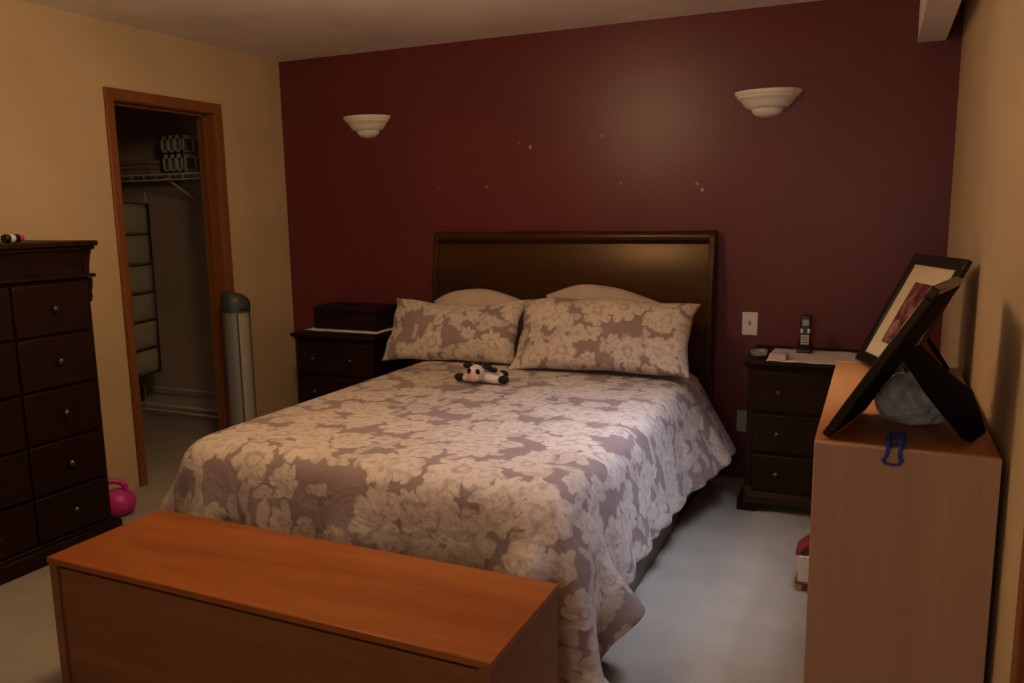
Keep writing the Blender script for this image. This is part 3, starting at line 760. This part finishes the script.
# ------------------------------------------------------------------ chest at the foot of the bed
cx0, cx1, cy0, cy1, cz = 1.385, 2.872, -2.852, -2.425, .45
t = thing('blanket_chest', 'low orange-brown wooden chest at the foot of the bed', 'chest', ((cx0 + cx1) / 2, (cy0 + cy1) / 2, 0))
bm = B(); box(bm, cx0, cx1, cy0, cy1, cz - .020, cz); link('lid', bm, M['teak'], t, bevel=.003)
for a, b in ((cx0 + .003, cx0 + .036), (cx1 - .036, cx1 - .003)):
    bm = B(); box(bm, a, b, cy0 + .004, cy1 - .004, 0, cz - .022); link('side_panel', bm, M['teakside'], t, bevel=.002)
bm = B(); box(bm, cx0 + .036, cx1 - .036, cy0 + .012, cy0 + .030, .04, cz - .034); link('front_panel', bm, M['teakside'], t, bevel=.002)
bm = B(); box(bm, cx0 + .036, cx1 - .036, cy1 - .024, cy1 - .006, .04, cz - .026); link('back_panel', bm, M['teakside'], t)
bm = B(); box(bm, cx0 + .036, cx1 - .036, cy0 + .030, cy1 - .024, .04, .055); link('bottom_panel', bm, M['teakside'], t)

# ------------------------------------------------------------------ bookcase on the right wall
bx0, bx1, by0, by1, bz = 3.497, 3.900, -2.289, -1.124, .8792
t = thing('low_bookcase', 'low beech bookcase against the cream wall with picture frames on top', 'bookcase', ((bx0 + bx1) / 2, (by0 + by1) / 2, 0))
bm = B(); box(bm, bx0, bx1, by0 + .020, by1 - .020, bz - .020, bz); link('top', bm, M['beechtop'], t, bevel=.002)
for a, b in ((by0 + .001, by0 + .020), (by1 - .020, by1 - .001)):
    bm = B(); box(bm, bx0 + .001, bx1, a, b, 0, bz); link('side_panel', bm, M['beech'], t, bevel=.002)
bm = B(); box(bm, bx1 - .010, bx1, by0 + .02, by1 - .02, .06, bz - .02); link('back_panel', bm, M['beech'], t)
for z in (.012, .44):
    bm = B(); box(bm, bx0 + .004, bx1 - .010, by0 + .02, by1 - .02, z, z + .018); link('shelf', bm, M['beech'], t, bevel=.002)
t = thing('photo_album', 'thick red album with a lifted cover jutting out of the bottom of the bookcase', 'album', (3.53, -1.15, .03))
z0 = .031
bm = B(); box(bm, 3.392, 3.69, -1.275, -1.15, z0, z0 + .008); link('back_cover', bm, M['redbook'], t, bevel=.002)
bm = B(); box(bm, 3.400, 3.68, -1.268, -1.155, z0 + .0082, z0 + .112); link('pages', bm, M['pages'], t, bevel=.002)
bm = B(); prism(bm, [(3.392, z0 + .1125), (3.398, z0 + .1125), (3.60, z0 + .30), (3.59, z0 + .305), (3.388, z0 + .122)], -1.267, -1.150, 'XZ'); link('front_cover', bm, M['redbook'], t, bevel=.002)

# picture frames with easel backs
def frame(name, label, P0, a, ln, side, w, h, bar_w, th, photo, leg):
    P0 = Vector(P0); e = Vector((math.cos(a), math.sin(a), 0)); m = Vector((math.sin(a), -math.cos(a), 0)) * side
    up = m * math.sin(ln) + Vector((0, 0, math.cos(ln))); f = -m * math.cos(ln) + Vector((0, 0, math.sin(ln)))
    P0 = P0 + Vector((0, 0, .002 + th * math.sin(ln) * 1.0)) 
    t = thing(name, label, 'picture frame', tuple(P0), 'leaning picture frames')
    def slab(u0, u1, v0, v1, d0, d1):
        bm = B(); quadbox(bm, P0 + e * (u0 * w) + up * (v0 * h) + f * d0, e * ((u1 - u0) * w), up * ((v1 - v0) * h), f * (d1 - d0)); return bm
    bw, bh = bar_w / w, bar_w / h
    for q in ((0, 1, 0, bh), (0, 1, 1 - bh, 1), (0, bw, bh, 1 - bh), (1 - bw, 1, bh, 1 - bh)):
        link('frame_bar', slab(*q, -th, 0), M['frameblk'], t, bevel=.004)
    link('mat_board', slab(bw * .8, 1 - bw * .8, bh * .8, 1 - bh * .8, -.012, -.007), M['mat'], t)
    link('photograph', slab(*photo, -.007, -.006), M['photo'], t)
    link('backing', slab(bw * .5, 1 - bw * .5, bh * .5, 1 - bh * .5, -th - .002, -.0125), M['velvet'], t)
    if isinstance(leg, list):
        pl = [Vector(q) for q in leg]; nn = (pl[1] - pl[0]).cross(pl[-1] - pl[0]).normalized() * .003
        bm = B(); a_ = [bm.verts.new(q + nn) for q in pl]; b_ = [bm.verts.new(q - nn) for q in pl]
        for k in range(len(pl)): bm.faces.new((a_[k], a_[k - 1], b_[k - 1], b_[k]))
        bm.faces.new(a_); bm.faces.new(b_[::-1])
        link('easel_leg', bm, M['velvet'], t, bevel=.001); return t
    hg, ft, wt, wb = leg
    hp = P0 + e * (w * .5) + up * (h * hg) - f * (th + .004); fp = Vector(ft)
    dirv = (fp - hp); L = dirv.length; dirv.normalize(); nn = e.cross(dirv).normalized() * .004
    bm = B()
    prof = [(0, wt), (.72, wb * .92), (.9, wb), (1, wb * .55)]
    ra = []
    for s, ww in prof:
        c = hp + dirv * (L * s)
        ra.append([bm.verts.new(c + e * sx * ww / 2 + nn * sn) for sx, sn in ((-1, -1), (1, -1), (1, 1), (-1, 1))])
    for A_, B_ in zip(ra, ra[1:]):
        for k in range(4): bm.faces.new((A_[k], A_[(k + 1) % 4], B_[(k + 1) % 4], B_[k]))
    bm.faces.new(ra[0][::-1]); bm.faces.new(ra[-1])
    link('easel_leg', bm, M['velvet'], t, bevel=.001)
    return t
frame('picture_frame', 'black picture frame seen from behind, wide easel leg, nearest on the bookcase', (3.5111, -2.2525, .8792), 1.342, .537, 1, .325, .444, .030, .022, (.25, .75, .2, .8), [(3.678, -2.228, 1.105), (3.736, -2.257, 1.018), (3.783, -2.24, .957), (3.826, -2.211, .902), (3.848, -2.165, .8815), (3.892, -2.04, .8815), (3.870, -1.882, .951), (3.795, -1.986, 1.024), (3.726, -2.057, 1.098)])
frame('picture_frame', 'black picture frame with cream mat and portrait, farther along the bookcase', (3.556, -1.106, .879), -1.208, .466, -1, .395, .440, .042, .020, (.30, .72, .22, .76), (.50, (3.862, -1.20, .884), .028, .034))

# crumpled clear bag
bm = B(); bc = (3.722, -1.975, bz)
bmesh.ops.create_icosphere(bm, subdivisions=4, radius=1)
rnd = random.Random(3); dirs = [(Vector((rnd.gauss(0, 1), rnd.gauss(0, 1), rnd.gauss(0, 1))).normalized(), rnd.uniform(3, 9), rnd.uniform(0, 6)) for _ in range(14)]
for v in bm.verts:
    p = v.co.copy(); s = 1 + sum(abs(math.sin(k * p.dot(d_) + ph)) - .6 for d_, k, ph in dirs) * .035
    q = Vector((p.x * .088, p.y * .09, p.z * .075)) * s
    q.z = max(q.z + .055, .001)
    v.co = Vector(bc) + q
tag(link('plastic_bag', bm, M['bag'], off=bc, smooth=False), 'crumpled translucent plastic bag under the nearest picture frame', 'bag')
# blue loop on the bag's edge, hanging over the end of the bookcase
def blue_loop():
    t = thing('blue_strap_loop', 'blue strap loop hanging over the near end of the bookcase', 'strap', (3.66, -2.27, bz))
    y = by0 - .007
    top = [(3.690, -2.16, bz + .012), (3.682, -2.22, bz + .010), (3.672, -2.27, bz + .009), (3.667, -2.295, bz + .004)]
    pts_l = [(3.650, y - .003, bz - .02), (3.644, y - .002, bz - .034), (3.650, y - .002, bz - .046), (3.662, y - .002, bz - .050), (3.674, y - .002, bz - .045), (3.678, y - .002, bz - .032), (3.674, y - .003, bz - .018)]
    bm = B(); tube(bm, [(3.658, -2.18, bz + .010), (3.652, -2.24, bz + .009), (3.652, -2.28, bz + .008), (3.652, -2.298, bz)] + pts_l + [(3.674, -2.298, bz), (3.676, -2.28, bz + .008), (3.680, -2.24, bz + .009), (3.684, -2.18, bz + .010)], .0045, 8)
    bm.transform(Matrix.Translation((.014, 0, 0)))
    for v in bm.verts:
        if v.co.z < bz - .006: v.co.z = bz - .006 + (v.co.z - bz + .006) * .7
        v.co.x = 3.679 + (v.co.x - 3.679) * 1.2
    link('cord', bm, M['blue'], t, smooth=True)
    bm = B(); quadbox(bm, (3.671, -2.262, bz + .001), (.030, .008, 0), (.006, .085, 0), (0, 0, .016)); link('webbing', bm, M['blue'], t, bevel=.003)
blue_loop()

# ------------------------------------------------------------------ light and camera
def point(name, loc, e, c, r):
    l = bpy.data.lights.new(name, 'POINT'); l.energy = e; l.color = c; l.shadow_soft_size = r
    o = bpy.data.objects.new(name, l); COL.objects.link(o); o.location = loc
def area(name, loc, target, e, c, sx, sy, spread):
    l = bpy.data.lights.new(name, 'AREA'); l.shape = 'RECTANGLE'; l.size = sx; l.size_y = sy; l.energy = e; l.color = c; l.spread = spread
    o = bpy.data.objects.new(name, l); COL.objects.link(o); o.location = loc
    o.rotation_euler = (Vector(target) - Vector(loc)).to_track_quat('-Z', 'Y').to_euler()
point('ceiling_lamp', (1.93, -2.25, 2.16), 36, (1, .68, .38), .14)
area('cool_aisle_fill', (3.68, -1.65, 2.30), (2.95, -1.5, .3), 17, (.68, .76, 1.0), .35, 1.7, R_(58))  # added cool fill over the aisle; the ceiling has no opening there
area('warm_front_fill', (3.1, -6.1, 1.5), (2.7, 0, 1.0), 8.5, (1.0, .84, .72), 1.2, 1.2, R_(150))  # added weak warm fill from behind the camera; the front wall is solid
w = bpy.data.worlds.new('world'); bpy.context.scene.world = w; w.use_nodes = True
w.node_tree.nodes['Background'].inputs[0].default_value = (.5, .45, .4, 1); w.node_tree.nodes['Background'].inputs[1].default_value = .02

CAMP = (804.50608, 0.42697, 0.15899, -0.01529, 3.61784, -4.35189, 1.45146)
def cam():
    f, yaw, pitch, roll, cx, cy, cz = CAMP
    fw = Vector((-math.sin(yaw) * math.cos(pitch), math.cos(yaw) * math.cos(pitch), -math.sin(pitch)))
    r = Vector((math.cos(yaw), math.sin(yaw), 0)); u = r.cross(fw)
    r2 = r * math.cos(roll) + u * math.sin(roll); u2 = -r * math.sin(roll) + u * math.cos(roll)
    c = bpy.data.cameras.new('camera'); c.sensor_width = 36; c.lens = f / 1024 * 36; c.clip_start = .05
    o = bpy.data.objects.new('camera', c); COL.objects.link(o)
    o.matrix_world = Matrix(((r2.x, u2.x, -fw.x, cx), (r2.y, u2.y, -fw.y, cy), (r2.z, u2.z, -fw.z, cz), (0, 0, 0, 1)))
    bpy.context.scene.camera = o
cam()
sc = bpy.context.scene
sc.view_settings.view_transform = 'Standard'; sc.view_settings.look = 'None'; sc.view_settings.exposure = 0; sc.view_settings.gamma = 1
